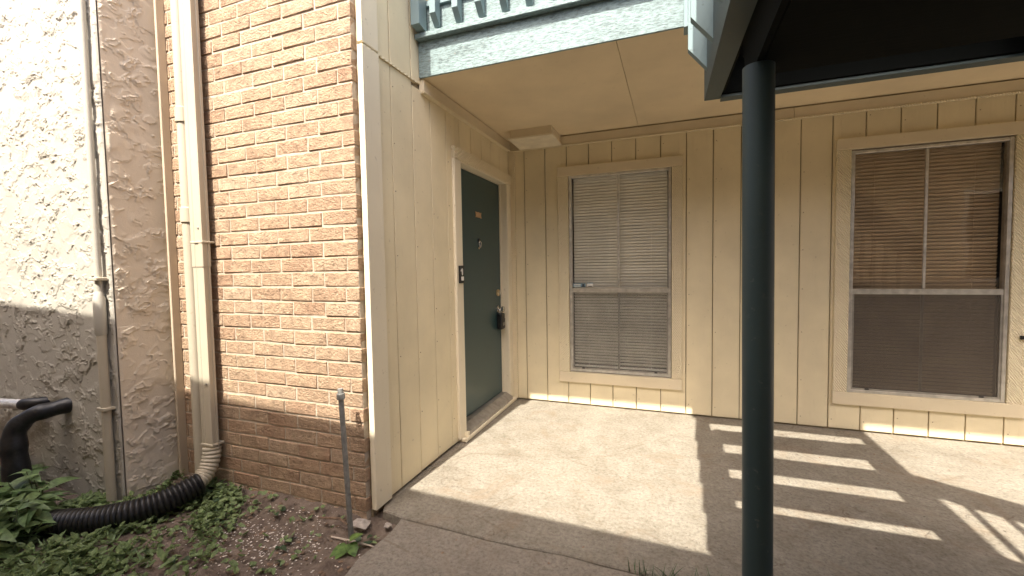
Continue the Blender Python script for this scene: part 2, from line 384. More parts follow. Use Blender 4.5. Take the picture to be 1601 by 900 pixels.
# ------------------------------------------------------------------ ground, patio, sidewalk
def axis(fine0, fine1, step, far):
    a = list(np.arange(fine0, fine1 + 1e-6, step)); d = .3; x = fine1
    while x < far: x += d; d *= 1.6; a.append(x)
    d = .3; x = fine0; pre = []
    while x > -far: x -= d; d *= 1.6; pre.append(x)
    return np.array(pre[::-1] + a)
gx = axis(-2.6, .3, .016, 80); gy = axis(-3.3, -1.96, .016, 80)
GX, GY = np.meshgrid(gx, gy, indexing='ij')
def soil_z(x, y):
    x = np.asarray(x, float); y = np.asarray(y, float)
    loc = sstep(-3.2, -2.3, x) * sstep(.4, .05, x)
    z = -.045 + .05 * sstep(-2.28, -2.08, y) * sstep(.05, -.15, x) + loc * (.045 * (fbm(x * 5, y * 5, 300, 3) - .5) + .028 * (fbm(x * 26, y * 26, 310, 3) - .5))
    z = z - .02 * sstep(-.15, .1, x)
    return np.where(x > .3, -.12, z)
GZ = soil_z(GX, GY)
me = grid_mesh('ground', np.stack([GX, GY, GZ], -1))
g_obj = link('ground', me, M['soil'], (0, 0, 0), None, None, {'kind': 'structure', 'label': 'bare brown soil bed beside the wall'})

def slab(name, outline_top, z0, z1, mat, c=.006):
    n = len(outline_top); mb = MB()
    cx = sum(p[0] for p in outline_top) / n; cy = sum(p[1] for p in outline_top) / n
    top = [(x, y, z1) for x, y in outline_top]
    vs = []; 
    for (x, y) in outline_top: vs.append((x, y, z0))
    for (x, y) in outline_top: vs.append((x, y, z1 - c))
    for i, (x, y) in enumerate(outline_top):
        a = Vector(outline_top[i - 1]); b_ = Vector(outline_top[(i + 1) % n]); t = (b_ - a).normalized(); nn = Vector((-t.y, t.x))
        vs.append((x + nn.x * c, y + nn.y * c, z1))
    fs = [tuple(range(n))[::-1], tuple(range(2 * n, 3 * n))]
    for k in (0, n):
        fs += [(k + i, k + (i + 1) % n, k + n + (i + 1) % n, k + n + i) for i in range(n)]
    mb.add(vs, fs); return mb.build(name, mat, None, None, kind='structure')
jx = np.arange(.16, 9.01, .06)
jy = -2.055 - .012 * (jx) + .018 * (fbm(jx * 4, jx * 0 + 3.3, 500, 4) - .5) * 2
jy = np.where(jx > 2, jy[np.searchsorted(jx, 2)] + .012 * (fbm(jx * 4, jx * 0, 501, 3) - .5), jy)
patio_o = [(.03, -2.03), (.10, -2.035)] + [(x, y + .0035) for x, y in zip(jx, jy)] + [(9.0, .12), (-.12, .12), (-.12, -1.9), (-.02, -1.95)]
slab('patio', patio_o, -.12, 0, M['patio'])
lx = [.165 + .010 * math.sin(i * 1.7) + .006 * random.random() for i in range(28)]
walk_o = [(x, y - .0035) for x, y in zip(jx[::-1], jy[::-1])] + [(lx[i], -2.10 - i * .09) for i in range(28)] + [(.17, -4.7), (9.0, -4.7)]
slab('sidewalk', walk_o, -.12, -.002, M['walk'])

# ------------------------------------------------------------------ brick wall
BF, BR = -2.09, -.024                    # face plane, right end
RH, BL = .0780, .2237                    # course height, brick module
bw = thing('brick_wall', 'tan brick wall panel beside the drainpipes, lower courses in shadow', 'wall', (-.7, -2.0, 0))
box('mortar', (-1.60, BF + .0047, -.2), (BR - .004, -1.96, 5.3), M['mortar'], bw)
proto = []
for k in range(8):
    mb = MB().box((-.5, -.5, -.5), (.5, .5, .5), 0)
    mb = MB(); lx_, ly_, lz_ = BL - .009, .075, RH - .0090
    mb.box((-lx_ / 2, -ly_ / 2, -lz_ / 2), (lx_ / 2, ly_ / 2, lz_ / 2), .0032)
    j = np.random.default_rng(k).normal(0, .0011, (len(mb.v), 3)); mb.v = [tuple(np.array(v) + d) for v, d in zip(mb.v, j)]
    me = bpy.data.meshes.new('brick'); me.from_pydata(mb.v, [], mb.f); me.materials.append(M['brick']); proto.append(me)
rest = MB(); count = 0
row0 = .479 - 7 * RH
for rw in range(-1, 62):
    z = row0 + rw * RH
    off = 0 if rw % 2 == 0 else .139 + .012 * math.sin(rw * 2.3)
    x1 = BR + off
    while x1 > -1.52:
        x0 = x1 - BL + .0
        a, b_ = max(x0, -1.55) + .0045, min(x1 - .0045, BR)
        if b_ - a > .03:
            dz = random.gauss(0, .0009); dy = max(-.002, min(.002, random.gauss(0, .001)))
            if z < 3.0 and z > -.12:
                o = bpy.data.objects.new('brick', random.choice(proto)); COL.objects.link(o)
                o.location = ((a + b_) / 2, BF + .0375 + dy, z + RH / 2 + dz); o.scale = ((b_ - a) / (BL - .009), 1, 1)
                o.rotation_euler = (random.gauss(0, .002), random.gauss(0, .004), random.gauss(0, .003)); adopt(o, bw); count += 1
            elif z >= 3.0: rest.box((a, BF + dy, z + .006), (b_, BF + .07, z + RH - .006), .003)
        x1 = x0
ro = rest.build('upper_bricks', M['brick'], bw, None, kind='stuff')
print('bricks', count)

# ------------------------------------------------------------------ stucco wall (projecting chase)
SX, SY = -1.44, -2.40
sw = thing('stucco_wall', 'off white trowelled stucco wall projecting left of the brick', 'wall', (-2.6, -2.2, 0))
def relief(name, u0, u1, v0, v1, step, place, mat, seed, parent):
    u = np.arange(u0, u1 + 1e-6, step); v = np.arange(v0, v1 + 1e-6, step); U, V = np.meshgrid(u, v, indexing='ij')
    H = stucco_h(U, V, seed); P3 = place(U, V, H)
    return link(name, grid_mesh(name, P3), mat, (0, 0, 0), parent, None)
def round_edge(d): return .012 * (1 - np.sqrt(np.clip(1 - (np.clip(.012 - d, 0, .012) / .012) ** 2, 0, 1)))      # rounded arris, 12 mm
relief('front_face', -3.25, SX, -.15, 3.05, .0041, lambda U, V, H: np.stack([U, SY - H * sstep(0, .012, SX - U) + round_edge(SX - U), V], -1), M['stucco'], 800, sw)
relief('side_face', SY + .012, -2.03, -.15, 3.05, .0041, lambda U, V, H: np.stack([SX - .0005 + H * 1.25 * sstep(0, .015, U - SY - .012), U, V], -1), M['stucco_shade_side'], 860, sw)
MB().box((-6.0, SY + .014, -.2), (SX - .008, -1.95, 3.049)).build('core', M['stucco_shade_side'], sw)
MB().box((-6.0, SY + .002, 3.05), (SX, -1.95, 5.3)).build('upper_face', M['stucco'], sw)
MB().box((-6.0, SY - .002, -.2), (-3.25, SY + .013, 3.05)).build('left_face', M['stucco'], sw)
MB().box((-1.401, -2.137, .0), (-1.385, -2.0885, 5.2), .003).box((SX - .02, -2.099, .0), (-1.4015, -2.0885, 5.2)).build('trim_board', M['trim_tan'], sw)

# ------------------------------------------------------------------ siding walls
def board_x(parent, x0, x1, z0, z1, y=0.0, t=.016, g=.0034):          # board on the back wall (faces -Y)
    return MB().box((x0 + g, y, z0), (x1 - g, y + t, z1), .0022).build('siding_board', M['siding'], parent)
def board_y(parent, y0, y1, z0, z1, x=0.0, t=.016, g=.0034):          # board on the door wall (faces +X)
    return MB().box((x - t, y0 + g, z0), (x, y1 - g, z1), .0022).build('siding_board', M['siding'], parent)

bk = thing('siding_wall', 'cream grooved siding wall behind the patio with two windows', 'wall', (2.5, .1, 0))
W1 = (.477, 1.525, .212, 2.155); W2 = (2.576, 3.652, .203, 2.160)     # outer trim of the two windows
mb = MB(); xs = [-.02, W1[0] + .06, W1[1] - .06, W2[0] + .06, W2[1] - .06, 9.0]
for i in range(5):
    w = W1 if i == 1 else W2 if i == 3 else None
    if w is None: mb.box((xs[i], .0165, .0), (xs[i + 1], .16, 2.9))
    else:
        mb.box((xs[i], .0165, .0), (xs[i + 1], .16, w[2] + .06)); mb.box((xs[i], .0165, w[3] - .06), (xs[i + 1], .16, 2.9))
mb.build('wall_core', M['backing'], bk)
ZB, ZT = .014, 2.36
gr = [.062] + [-.045 + .2 * k for k in range(1, 40)]
for a, b_ in zip(gr[:-1], gr[1:]):
    segs = [(ZB, ZT)]
    for w in (W1, W2):
        if b_ > w[0] + .03 and a < w[1] - .03:
            if a < w[0] - .02:      # board runs past the window edge: keep the outside strip full height
                board_x(bk, a, w[0] + .03, ZB, ZT); a2, b2 = w[0] + .021, b_
            elif b_ > w[1] + .02:
                board_x(bk, w[1] - .03, b_, ZB, ZT); a2, b2 = a, w[1] - .021
            else: a2, b2 = a, b_
            board_x(bk, a2, b2, ZB, w[2] + .03); board_x(bk, a2, b2, w[3] - .03, ZT); segs = []
    for s in segs: board_x(bk, a, b_, *s)
box('corner_board', (.0006, -.018, ZB), (.064, .012, 2.345), M['trim'], bk, .003)
for i, (a, b_) in enumerate(((.018, 2.30), (2.303, 5.2), (5.203, 9.0))):
    box('top_trim', (a, -.030, 2.349), (b_, .014, 2.424), M['trim_x'], bk, .003)
box('top_trim_lip', (.02, -.036, 2.340), (9.0, .013, 2.3485), M['trim'], bk, .002)
box('upper_storey', (-.02, .002, 2.9), (9.0, .16, 5.3), M['siding'], bk)

dw = thing('siding_wall', 'cream grooved siding wall with the dark green entry door', 'wall', (-.1, -1.0, 0))
DY0, DY1, DZ = -1.025, -.108, 2.030      # door opening
mb = MB(); mb.box((-.20, -2.05, -.05), (-.0165, DY0 - .02, 5.3)); mb.box((-.20, DY1 + .02, -.05), (-.0165, .0, 2.9)); mb.box((-.20, DY0 - .02, DZ + .02), (-.0165, DY1 + .02, 2.9))
mb.build('wall_core', M['backing'], dw)
gy_ = [-1.925, -1.812, -1.605, -1.402, -1.2, -1.003, -.81, -.615, -.42, -.225, .004]
for a, b_ in zip(gy_[:-1], gy_[1:]):
    zt = 2.385 if b_ < -1.5 else 2.36
    if b_ < DY0 - .06: board_y(dw, a, b_, ZB + .006 * random.random(), zt)
    elif a < DY0 - .06:
        board_y(dw, a, DY0 - .05, ZB, zt)
        board_y(dw, DY0 - .057, b_, 2.09, zt)
    else: board_y(dw, a, min(b_, -.0), 2.09, zt)
    if b_ < -1.3:
        MB().box((-.018, a + .0045, 2.396), (-.001, b_ - .0045, 5.2), .0022).build('siding_board', M['siding'], dw)
box('flashing', (-.015, -2.045, 2.3855), (.010, -1.56, 2.3945), M['trim'], dw)
cb = box('corner_board', (-.0150, -2.061, ZB), (.017, -1.928, 2.384), M['trim_z'], dw, .003)
box('corner_board', (-.0150, -2.059, 2.397), (.015, -1.928, 2.99), M['trim_z'], dw, .003)
box('shade_corner_board', (-.02, -2.075, 2.993), (.050, -1.90, 5.2), M['trim_z'], dw, .003)  # unseen board, made wider to throw shade on the balcony end post
box('top_trim', (-.012, -1.508, 2.352), (.026, .0, 2.427), M['trim_x'], dw, .003)
box('top_trim_lip', (-.012, -1.508, 2.342), (.032, -.037, 2.3515), M['trim'], dw, .002)

def nails(parent, spots, ax):
    mb = MB()
    for (a, z) in spots:
        p_ = Vector((a, -.0005, z)) if ax == 'x' else Vector((.0005, a, z)); n_ = Vector((0, -1, 0)) if ax == 'x' else Vector((1, 0, 0))
        mb.tube([p_ - n_ * .004, p_ + n_ * .0012], [.0042, .0036], 8)
    mb.build('nail_heads', M['nail'], parent, None, kind='stuff')
sp_ = []
for k in range(1, 20):
    for z in np.arange(.10, 2.3, .31):
        x = -.045 + .2 * k + .022; zz = z + random.uniform(-.05, .05)
        if random.random() < .75 and not any(w[0] - .01 < x < w[1] + .01 and w[2] - .01 < zz < w[3] + .01 for w in (W1, W2)): sp_.append((x, zz))
nails(bk, sp_, 'x')
nails(dw, [(y + .02, z + random.uniform(-.05, .05)) for y in gy_[1:4] for z in np.arange(.12, 2.3, .31) if random.random() < .8] + [(-1.175, z) for z in np.arange(.2, 2.3, .3)], 'y')

# ------------------------------------------------------------------ entry door
dr = thing('door', 'dark green flat entry door in a cream frame with brass lock', 'door', (-.05, -.57, 0))
slab_d = box('door_slab', (-.100, DY0 + .006, .098), (-.058, DY1 - .006, DZ - .006), M['door'], dr, .002)
fr = []
MB().box((-.14, DY0 - .02, .0), (.016, DY0, DZ + .02), .002).build('jamb', M['trim_z'], dr)
MB().box((-.14, DY1, .0), (.016, DY1 + .02, DZ + .02), .002).build('jamb', M['trim_z'], dr)
MB().box((-.14, DY0, DZ), (.016, DY1, DZ + .02), .002).build('head_jamb', M['trim_z'], dr)
MB().box((-.057, DY1 - .013, .09), (-.040, DY1 - .0005, DZ - .001), .002).build('door_stop', M['trim_z'], dr)
box('casing', (.0005, -1.130, .03), (.024, DY0 - .004, DZ + .008), M['trim_z'], dr, .003)
box('casing', (.0005, DY1 + .006, .03), (.024, -.019, DZ + .008), M['trim_z'], dr, .003)
box('head_casing', (.0005, -1.133, DZ + .009), (.030, -.014, 2.122), M['trim'], dr, .003)
MB().prism([(-.14, .03), (.045, .03), (.045, .058), (-.02, .092), (-.14, .092)], 'y', DY0 + .001, DY1 - .001).build('threshold', M['alu_dark'], dr)
box('sill_board', (-.02, -1.10, .003), (.058, -.03, .0295), M['trim_z'], dr, .004)
box('sill_board', (-.02, -1.06, .030), (.048, DY0 - .001, .062), M['trim_z'], dr, .003)
# hardware
def disc(name, p, n, r, t, mat, parent, seg=24):
    n = Vector(n).normalized(); p = Vector(p); return MB().tube([p, p + n * t * .7, p + n * t], [r, r, r * .82], seg).build(name, mat, parent, 40)
pl = MB(); zc, yc = 1.702, -.577; hw, hh = .058, .024
pts = [(yc - hw, zc - hh), (yc - hw * .5, zc - hh * .82), (yc, zc - hh * .9), (yc + hw * .5, zc - hh * .82), (yc + hw, zc - hh), (yc + hw * .78, zc), (yc + hw, zc + hh), (yc + hw * .5, zc + hh * .82), (yc, zc + hh * .95), (yc - hw * .5, zc + hh * .82), (yc - hw, zc + hh), (yc - hw * .78, zc)]
plq = pl.prism(pts, 'x', -.0575, -.052).build('number_plaque', M['plaque'], dr)
kn = disc('knocker', (-.0575, -.575, 1.488), (1, 0, 0), .022, .012, M['black'], dr)
MB().tube([(-.046, -.575 + .020 * math.cos(t), 1.462 + .026 * math.sin(t)) for t in np.linspace(0, 2 * math.pi, 25)], .0045, 8, False).build('ring', M['steel'], kn, 60)
disc('peephole', (-.0575, -.575, 1.430), (1, 0, 0), .009, .006, M['brass'], dr)
db = disc('deadbolt', (-.0575, -.190, 1.035), (1, 0, 0), .030, .018, M['brass'], dr)
disc('keyway', (-.0395, -.190, 1.035), (1, 0, 0), .014, .006, M['steel'], db)
kb = disc('knob_rose', (-.0575, -.188, .885), (1, 0, 0), .032, .008, M['steel'], dr)
MB().tube([(-.052, -.188, .885), (-.03, -.188, .885), (-.022, -.188, .885), (-.008, -.188, .885), (.004, -.188, .885), (.010, -.188, .885)], [.012, .012, .020, .027, .025, .012], 24).build('knob', M['steel'], kb, 40)
lb = thing('lock_box', 'small black key lock box hanging from the door knob', 'lock box', (-.02, -.188, .72))
MB().box((-.052, -.230, .700), (-.004, -.146, .845), .008).build('body', M['black'], lb, 40)
MB().box((-.0035, -.220, .712), (.0015, -.156, .80), .003).build('cover', M['black'], lb, 40)
MB().tube([(-.028, -.188 + .030 * math.cos(t), .845 + .052 * math.sin(t)) for t in np.linspace(0, math.pi, 15)], .0055, 10).build('shackle', M['steel'], lb, 60)
for i in range(4): MB().box((.002, -.212 + i * .013, .735), (.004, -.203 + i * .013, .765)).build('dial', M['alu_dark'], lb)

bell = thing('doorbell', 'narrow black doorbell plate with white marks on the door casing', 'doorbell', (.03, -1.07, 1.16))
box('plate', (.0245, -1.107, 1.158), (.036, -1.034, 1.284), M['black'], bell, .003)
MB().prism([(-1.093, 1.252), (-1.072, 1.266), (-1.060, 1.256), (-1.060, 1.222), (-1.070, 1.213), (-1.078, 1.222), (-1.080, 1.243), (-1.092, 1.242)], 'x', .0365, .0375).build('arrow_mark', M['white_print'], bell)
box('button', (.0365, -1.086, 1.177), (.040, -1.052, 1.206), M['white_print'], bell, .001)

# ------------------------------------------------------------------ windows and blinds
M['glass_dark'] = glass_mat('tinted_glass', (.94, .92, .89), 1.25)
def window(label, W, F, mid, mat_blind, solar, blabel):
    x0, x1, z0, z1 = W; a, b_, c, d = F; o = thing('window', label, 'window', ((x0 + x1) / 2, 0, z0), 'windows on the patio wall')
    box('side_trim', (x0, -.022, z0 + .094), (a - .004, .012, z1 - .084), M['trim'], o, .003)
    box('side_trim', (b_ + .004, -.022, z0 + .094), (x1, .012, z1 - .084), M['trim'], o, .003)
    box('head_trim', (x0 - .003, -.024, z1 - .0835), (x1 + .003, .012, z1), M['trim_x'], o, .003)
    box('sill_trim', (x0 - .002, -.024, z0), (x1 + .002, .012, z0 + .0935), M['trim_x'], o, .003)
    fw = .022
    box('frame', (a, -.012, c), (a + fw, .045, d), M['alu'], o, .002); box('frame', (b_ - fw, -.012, c), (b_, .045, d), M['alu'], o, .002)
    box('frame', (a + fw, -.010, d - fw), (b_ - fw, .045, d - .001), M['alu'], o, .002); box('frame', (a + fw, -.010, c + .001), (b_ - fw, .045, c + fw), M['alu'], o, .002)
    box('meeting_rail', (a + fw, -.006, mid - .019), (b_ - fw, .040, mid + .019), M['alu'], o, .003)
    xm = (a + b_) / 2
    box('muntin', (xm - .008, .004, mid + .0195), (xm + .008, .016, d - fw - .0005), M['alu'], o, .002)
    box('muntin', (xm - .008, .016, c + fw + .0005), (xm + .008, .028, mid - .0195), M['alu_dark'], o, .002)
    box('upper_pane', (a + fw, .017, mid + .0192), (b_ - fw, .021, d - fw - .0002), M['glass_dark' if solar else 'glass'], o)
    box('lower_pane', (a + fw, .0285, c + fw + .0002), (b_ - fw, .032, mid - .0192), M['glass'], o)
    sc = box('insect_screen', (a + fw + .001, .002, c + fw + .0001), (b_ - fw - .001, .0035, mid - .0191), M['solar_screen' if solar else 'screen'], o)
    box('screen_frame', (a + fw + .0005, -.004, c + fw), (a + fw + .012, .0012, mid - .0192), M['alu_dark'], sc); box('screen_frame', (b_ - fw - .012, -.004, c + fw), (b_ - fw - .0005, .0012, mid - .0192), M['alu_dark'], sc)
    box('screen_frame', (a + fw + .0125, -.004, c + fw + .0003), (b_ - fw - .0125, .0012, c + fw + .013), M['alu_dark'], sc)
    for xx in (a + .12, b_ - .12): box('screen_clip', (xx - .012, -.010, c + fw + .004), (xx + .012, -.0045, c + fw + .014), M['black'], sc)
    MB().box((a - .03, .130, c - .03), (b_ + .03, .135, d + .03)).build('dark_room_sheet', M['room'], o)  # flat dark sheet standing for the unlit room behind the blind
    # blind
    bl = thing('window_blind', blabel, 'blind', (xm, .07, c), 'blinds behind the patio windows')
    box('headrail', (a + .03, .05, d - .045), (b_ - .03, .075, d - .012), mat_blind, bl, .003)
    s = MB(); zz = d - .06; k = 0
    while zz > c + .055:
        t = .56 + random.gauss(0, .03); hx = .0145; vs = []
        sag = random.gauss(0, .0006)
        for xi in (a + .028, xm, b_ - .028):
            for q in (-1, -.3, .4, 1):
                vs.append((xi, .066 - q * hx * math.sin(t) - (.0022 if solar else .0042) * (1 - q * q), zz + q * hx * math.cos(t) + (sag if xi == xm else 0)))
        s.add(vs, [(4 * i + j, 4 * i + j + 1, 4 * i + j + 5, 4 * i + j + 4) for i in range(2) for j in range(3)]); zz -= .0262; k += 1
    s.build('slats', mat_blind, bl, 60, kind='stuff')
    box('bottom_rail', (a + .028, .055, c + .028), (b_ - .028, .077, c + .045), mat_blind, bl, .003)
    for xx in (a + .16, b_ - .16): MB().tube([(xx, .0545, c + .045), (xx, .0545, d - .045)], .0012, 6).build('cord', mat_blind, bl)
    return o
w1 = window('nearer to the door, window with pale blinds and a small alarm sticker', W1, (.576, 1.438, .314, 2.072), 1.050, M['blind'], False, 'pale closed blind behind the window next to the door')
w2 = window('darker window right of the round post, brown blinds behind glass', W2, (2.669, 3.549, .296, 2.067), 1.046, M['blind_dark'], True, 'brownish closed blind behind the darker right window')
st = box('sticker', (.604, .0155, 1.076), (.715, .0168, 1.110), M['blue_print'], w1)
box('print', (.612, .0145, 1.096), (.672, .0152, 1.105), M['white_print'], st); box('print', (.612, .0145, 1.082), (.672, .0152, 1.088), M['white_print'], st)
MB().prism([(.682, 1.080), (.708, 1.080), (.708, 1.090), (.698, 1.092), (.708, 1.098), (.704, 1.106), (.682, 1.106), (.682, 1.098), (.692, 1.096), (.682, 1.090)], 'y', .0145, .0152).build('print', M['dark_print'], st)
st2 = box('sticker', (.728, .0155, 1.079), (.784, .0168, 1.116), M['white_print'], w1)
box('print', (.738, .0145, 1.081), (.774, .0152, 1.088), M['dark_print'], st2); box('print', (.728, .0145, 1.109), (.784, .0152, 1.116), M['blue_print'], st2)
hk = thing('wall_hook', 'short black metal bracket at the right edge, beside the dark window', 'bracket', (3.62, -.03, .74))
box('arm', (3.598, -.045, .735), (3.72, -.030, .760), M['black'], hk, .003); box('foot', (3.64, -.029, .728), (3.66, -.0225, .767), M['black'], hk, .002)

# ------------------------------------------------------------------ balcony
bc = thing('balcony', 'overhead balcony with tan soffit, weathered pale green fascia and balusters', 'balcony', (2, -.75, 2.43))
FY = -1.511
box('soffit_panel', (.002, FY + .001, 2.4325), (1.177, .012, 2.446), M['soffit'], bc); box('soffit_panel', (1.180, FY + .001, 2.4325), (3.616, .012, 2.446), M['soffit'], bc); box('soffit_panel', (3.619, FY + .001, 2.4325), (9.0, .012, 2.446), M['soffit'], bc)
box('floor_frame', (.003, FY + .03, 2.447), (9.0, .0, 2.80), M['green'], bc)
box('fascia_board', (.002, FY - .012, 2.427), (9.0, FY + .0005, 2.640), M['fascia'], bc, .003)
box('ledge', (.002, FY - .052, 2.6405), (9.0, FY + .02, 2.672), M['fascia'], bc, .003)
box('rim_board', (.002, FY - .010, 2.6725), (9.0, FY + .028, 2.826), M['fascia'], bc, .002)
box('deck_edge', (.002, FY - .028, 2.8265), (9.0, FY + .06, 2.862), M['green_light'], bc, .003)
def bevel_post(name, x0, x1, yf, yb, zf, zb, ztop, mat, parent):
    return MB().prism([(yf, zf), (yb, zb), (yb, ztop), (yf, ztop)], 'x', x0, x1).build(name, mat, parent)
for k in range(11):
    x = .130 + .1435 * k
    if x > 1.46: break
    bevel_post('baluster', x, x + .037, FY - .086, FY - .0285 if False else FY - .029, 2.748, 2.690, 3.60, M['green_light'], bc)
bevel_post('end_post', .018, .074, FY - .110, FY - .029, 2.692, 2.676, 3.62, M['green_light'], bc)
bevel_post('end_post', 1.504, 1.56, FY - .075, FY - .0125, 2.395, 2.385, 3.62, M['green_light'], bc)
box('top_rail', (.0, FY - .10, 3.601), (1.50, FY - .01, 3.64), M['green_light'], bc, .004)

# ceiling light
cl = thing('ceiling_light', 'boxy cream ceiling light fixed to the soffit in the corner', 'light', (.33, -.18, 2.34))
MB().prism([(-.337, 2.432), (-.032, 2.432), (-.032, 2.356), (-.337, 2.368)], 'x', .150, .512).build('housing', M['trim_x'], cl)
MB().prism([(-.343, 2.3675), (-.037, 2.3555), (-.037, 2.343), (-.343, 2.355)], 'x', .132, .522).build('diffuser', M['diffuser'], cl)

# ------------------------------------------------------------------ staircase overhead (dark green timber)
S = 1.555
sc_ = thing('staircase', 'dark green timber staircase overhead at upper right, seen from below', 'staircase', (2.1, -2.4, 1.75))
# side beam sags a little towards the landing
MB().add([(1.584, -1.75, 1.980), (1.646, -1.75, 1.980), (1.646, -3.55, 1.80), (1.584, -3.55, 1.80), (1.584, -1.75, 2.245), (1.646, -1.75, 2.245), (1.646, -3.55, 2.065), (1.584, -3.55, 2.065)],
         [(0, 1, 2, 3), (7, 6, 5, 4), (4, 5, 1, 0), (5, 6, 2, 1), (6, 7, 3, 2), (7, 4, 0, 3)]).build('side_beam', M['green'], sc_)
box('header_beam', (1.6465, -1.812, 1.978), (2.66, -1.752, 2.305), M['green_shade'], sc_, .003)
box('header_bounce_strip', (1.6465, -1.806, 1.966), (2.66, -1.754, 1.9775), M['green'], sc_)  # lighter strip: ground bounce on the beam's underside put into the colour
XL, XR = 1.690, 2.52
for (zt, yf, yb) in ((2.48, -1.715, -1.526), (2.30, -2.000, -1.8125), (2.12, -2.286, -2.052), (1.94, -2.554, -2.308)):
    box('tread', (XL if zt < 2.4 else 1.60, yf, zt - .05), (XR if zt < 2.4 else 2.66, yb, zt), M['green_shade'], sc_, .004)
box('landing', (1.6602, -3.75, 1.752), (2.66, -2.556, 1.79), M['green_shade'], sc_, .004)
def stringer(x0, x1, mat):
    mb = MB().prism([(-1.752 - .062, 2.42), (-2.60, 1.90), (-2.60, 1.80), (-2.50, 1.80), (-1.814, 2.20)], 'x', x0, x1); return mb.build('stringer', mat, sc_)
MB().prism([(-3.55, 1.752), (-2.50, 1.752), (-2.40, 1.935), (-1.813, 1.985), (-1.813, 2.24), (-3.55, 2.06)], 'x', 1.6468, 1.6600).build('dark_gap_filler', M['green_shade'], sc_)  # dark filler added to cover the lit gap beside the landing
stringer(1.6602, 1.6895, M['green_shade']); stringer(2.5205, 2.60, M['green_shade'])
MB().prism([(-3.6, 1.80), (-2.45, 1.80), (-2.25, 1.98), (-1.813, 1.98), (-1.813, 2.95), (-3.6, 2.95)], 'x', 2.6005, 2.66).build('shadow_panel', M['green_shade'], sc_)  # unseen solid panel, added to cast one unbroken shadow band
def side_bal(y, x_in, s, zb):
    w = .037; xo = x_in - s * .070
    pts = [(xo, zb + .085), (x_in, zb), (x_in, zb + 1.15), (xo, zb + 1.15)]
    return MB().prism(pts, 'y', y - w / 2, y + w / 2).build('baluster', M['green_light'], sc_)
for k in range(6): side_bal(-1.905 - .30 * k, 1.5835, 1, 2.052 - .1 * .30 * k)
box('hand_rail', (1.50, -3.5, 3.02), (1.60, -1.62, 3.06), M['green_light'], sc_, .004)
# lower flight going down to the right
RY = -2.60
fl = lambda x, z: z - .93 * (x - 2.68)
def rail_x(name, x0, x1, za, zb, mat):
    return MB().add([(x0, RY - .02, fl(x0, za)), (x1, RY - .02, fl(x1, za)), (x1, RY + .02, fl(x1, za)), (x0, RY + .02, fl(x0, za)), (x0, RY - .02, fl(x0, zb)), (x1, RY - .02, fl(x1, zb)), (x1, RY + .02, fl(x1, zb)), (x0, RY + .02, fl(x0, zb))],
                    [(0, 3, 2, 1), (4, 5, 6, 7), (0, 1, 5, 4), (1, 2, 6, 5), (2, 3, 7, 6), (3, 0, 4, 7)]).build(name, mat, sc_)
rail_x('shadow_board', 2.665, 4.2, 2.56, 2.93, M['green']); rail_x('stringer', 2.665, 4.2, 1.45, 1.76, M['green_shade'])  # unseen upper board, its depth set for the wide shadow band
for k in range(11):
    x = 2.755 + .121 * k; z = fl(x, 1.75)
    box('baluster', (x, RY - .018, max(z, .1)), (x + .034, RY + .018, fl(x, 2.62)), M['green'], sc_)
for k in range(8):
    x = 2.70 + .20 * k; z = 1.70 - .186 * k
    box('tread', (x, -3.6, z - .05), (x + .27, RY - .05, z), M['green_shade'], sc_, .004)
# post under the landing corner
pt = thing('support_post', 'round dark green steel post in front of the patio', 'post', (1.654, -2.62, 0))
MB().tube([(1.669, -2.62, -.1), (1.664, -2.62, .6), (1.656, -2.62, 1.7515)], .0357, 40).build('pole', M['post'], pt, 40)
MB().box((1.58, -2.69, -.002), (1.73, -2.55, .008), .002).build('base_plate', M['post'], pt)
ck = thing('cable_tie', 'black cable clip hanging from the staircase side beam', 'cable clip', (1.56, -2.62, 2.02))
MB().tube([(1.545, -2.66, 2.03), (1.556, -2.62, 2.035), (1.566, -2.58, 2.026), (1.576, -2.55, 2.010)], .006, 8).build('cable', M['black'], ck, 60)
MB().tube([(1.576, -2.55, 2.012), (1.578, -2.55, 1.995), (1.576, -2.555, 1.982), (1.570, -2.562, 1.978)], .0022, 6).build('tail', M['black'], ck, 60)

# ------------------------------------------------------------------ pipes on the walls
vp = thing('vent_pipe', 'round cream painted pipe running up beside the square downspout', 'pipe', (-1.19, -2.137, 0))
MB().tube([(-1.190, -2.137, .02), (-1.190, -2.137, 5.2)], .0345, 28).build('tube', M['pipe'], vp, 40)
for z in (1.60, 2.17):
    MB().tube([(-1.190, -2.137, z - .045), (-1.190, -2.137, z - .04), (-1.190, -2.137, z + .04), (-1.190, -2.137, z + .045)], [.036, .0415, .0415, .036], 28).build('coupling', M['pipe'], vp, 40)

ds = thing('downspout', 'cream rectangular metal downspout on the brick wall', 'downspout', (-1.11, -2.14, .0))
def spout(z0, z1, g=0.0):
    x0, x1, y0, y1 = -1.140 - g, -1.045 + g, -2.168 - g, -2.118 + g
    pr = []
    for (ax, ay, bx, by) in ((x0, y0, x1, y0), (x1, y0, x1, y1), (x1, y1, x0, y1), (x0, y1, x0, y0)):   # corrugated faces
        for t, dpt in ((.06, 0), (.30, 0), (.36, .004), (.64, .004), (.70, 0), (.94, 0)):
            nx, ny = (by - ay), -(bx - ax); L = math.hypot(nx, ny); nx, ny = nx / L, ny / L
            pr.append((ax + (bx - ax) * t - nx * dpt * 1, ay + (by - ay) * t - ny * dpt))
    return MB().prism(pr, 'z', z0, z1)
spout(1.30, 5.2).build('upper_tube', M['pipe'], ds, 25)
spout(.235, 1.305, -.003).build('lower_tube', M['pipe'], ds, 25)
for z in (.26, 1.44):
    MB().box((-1.1420, -2.1700, z - .006), (-1.041, -2.0965, z + .006), .002).build('strap', M['pipe'], ds)
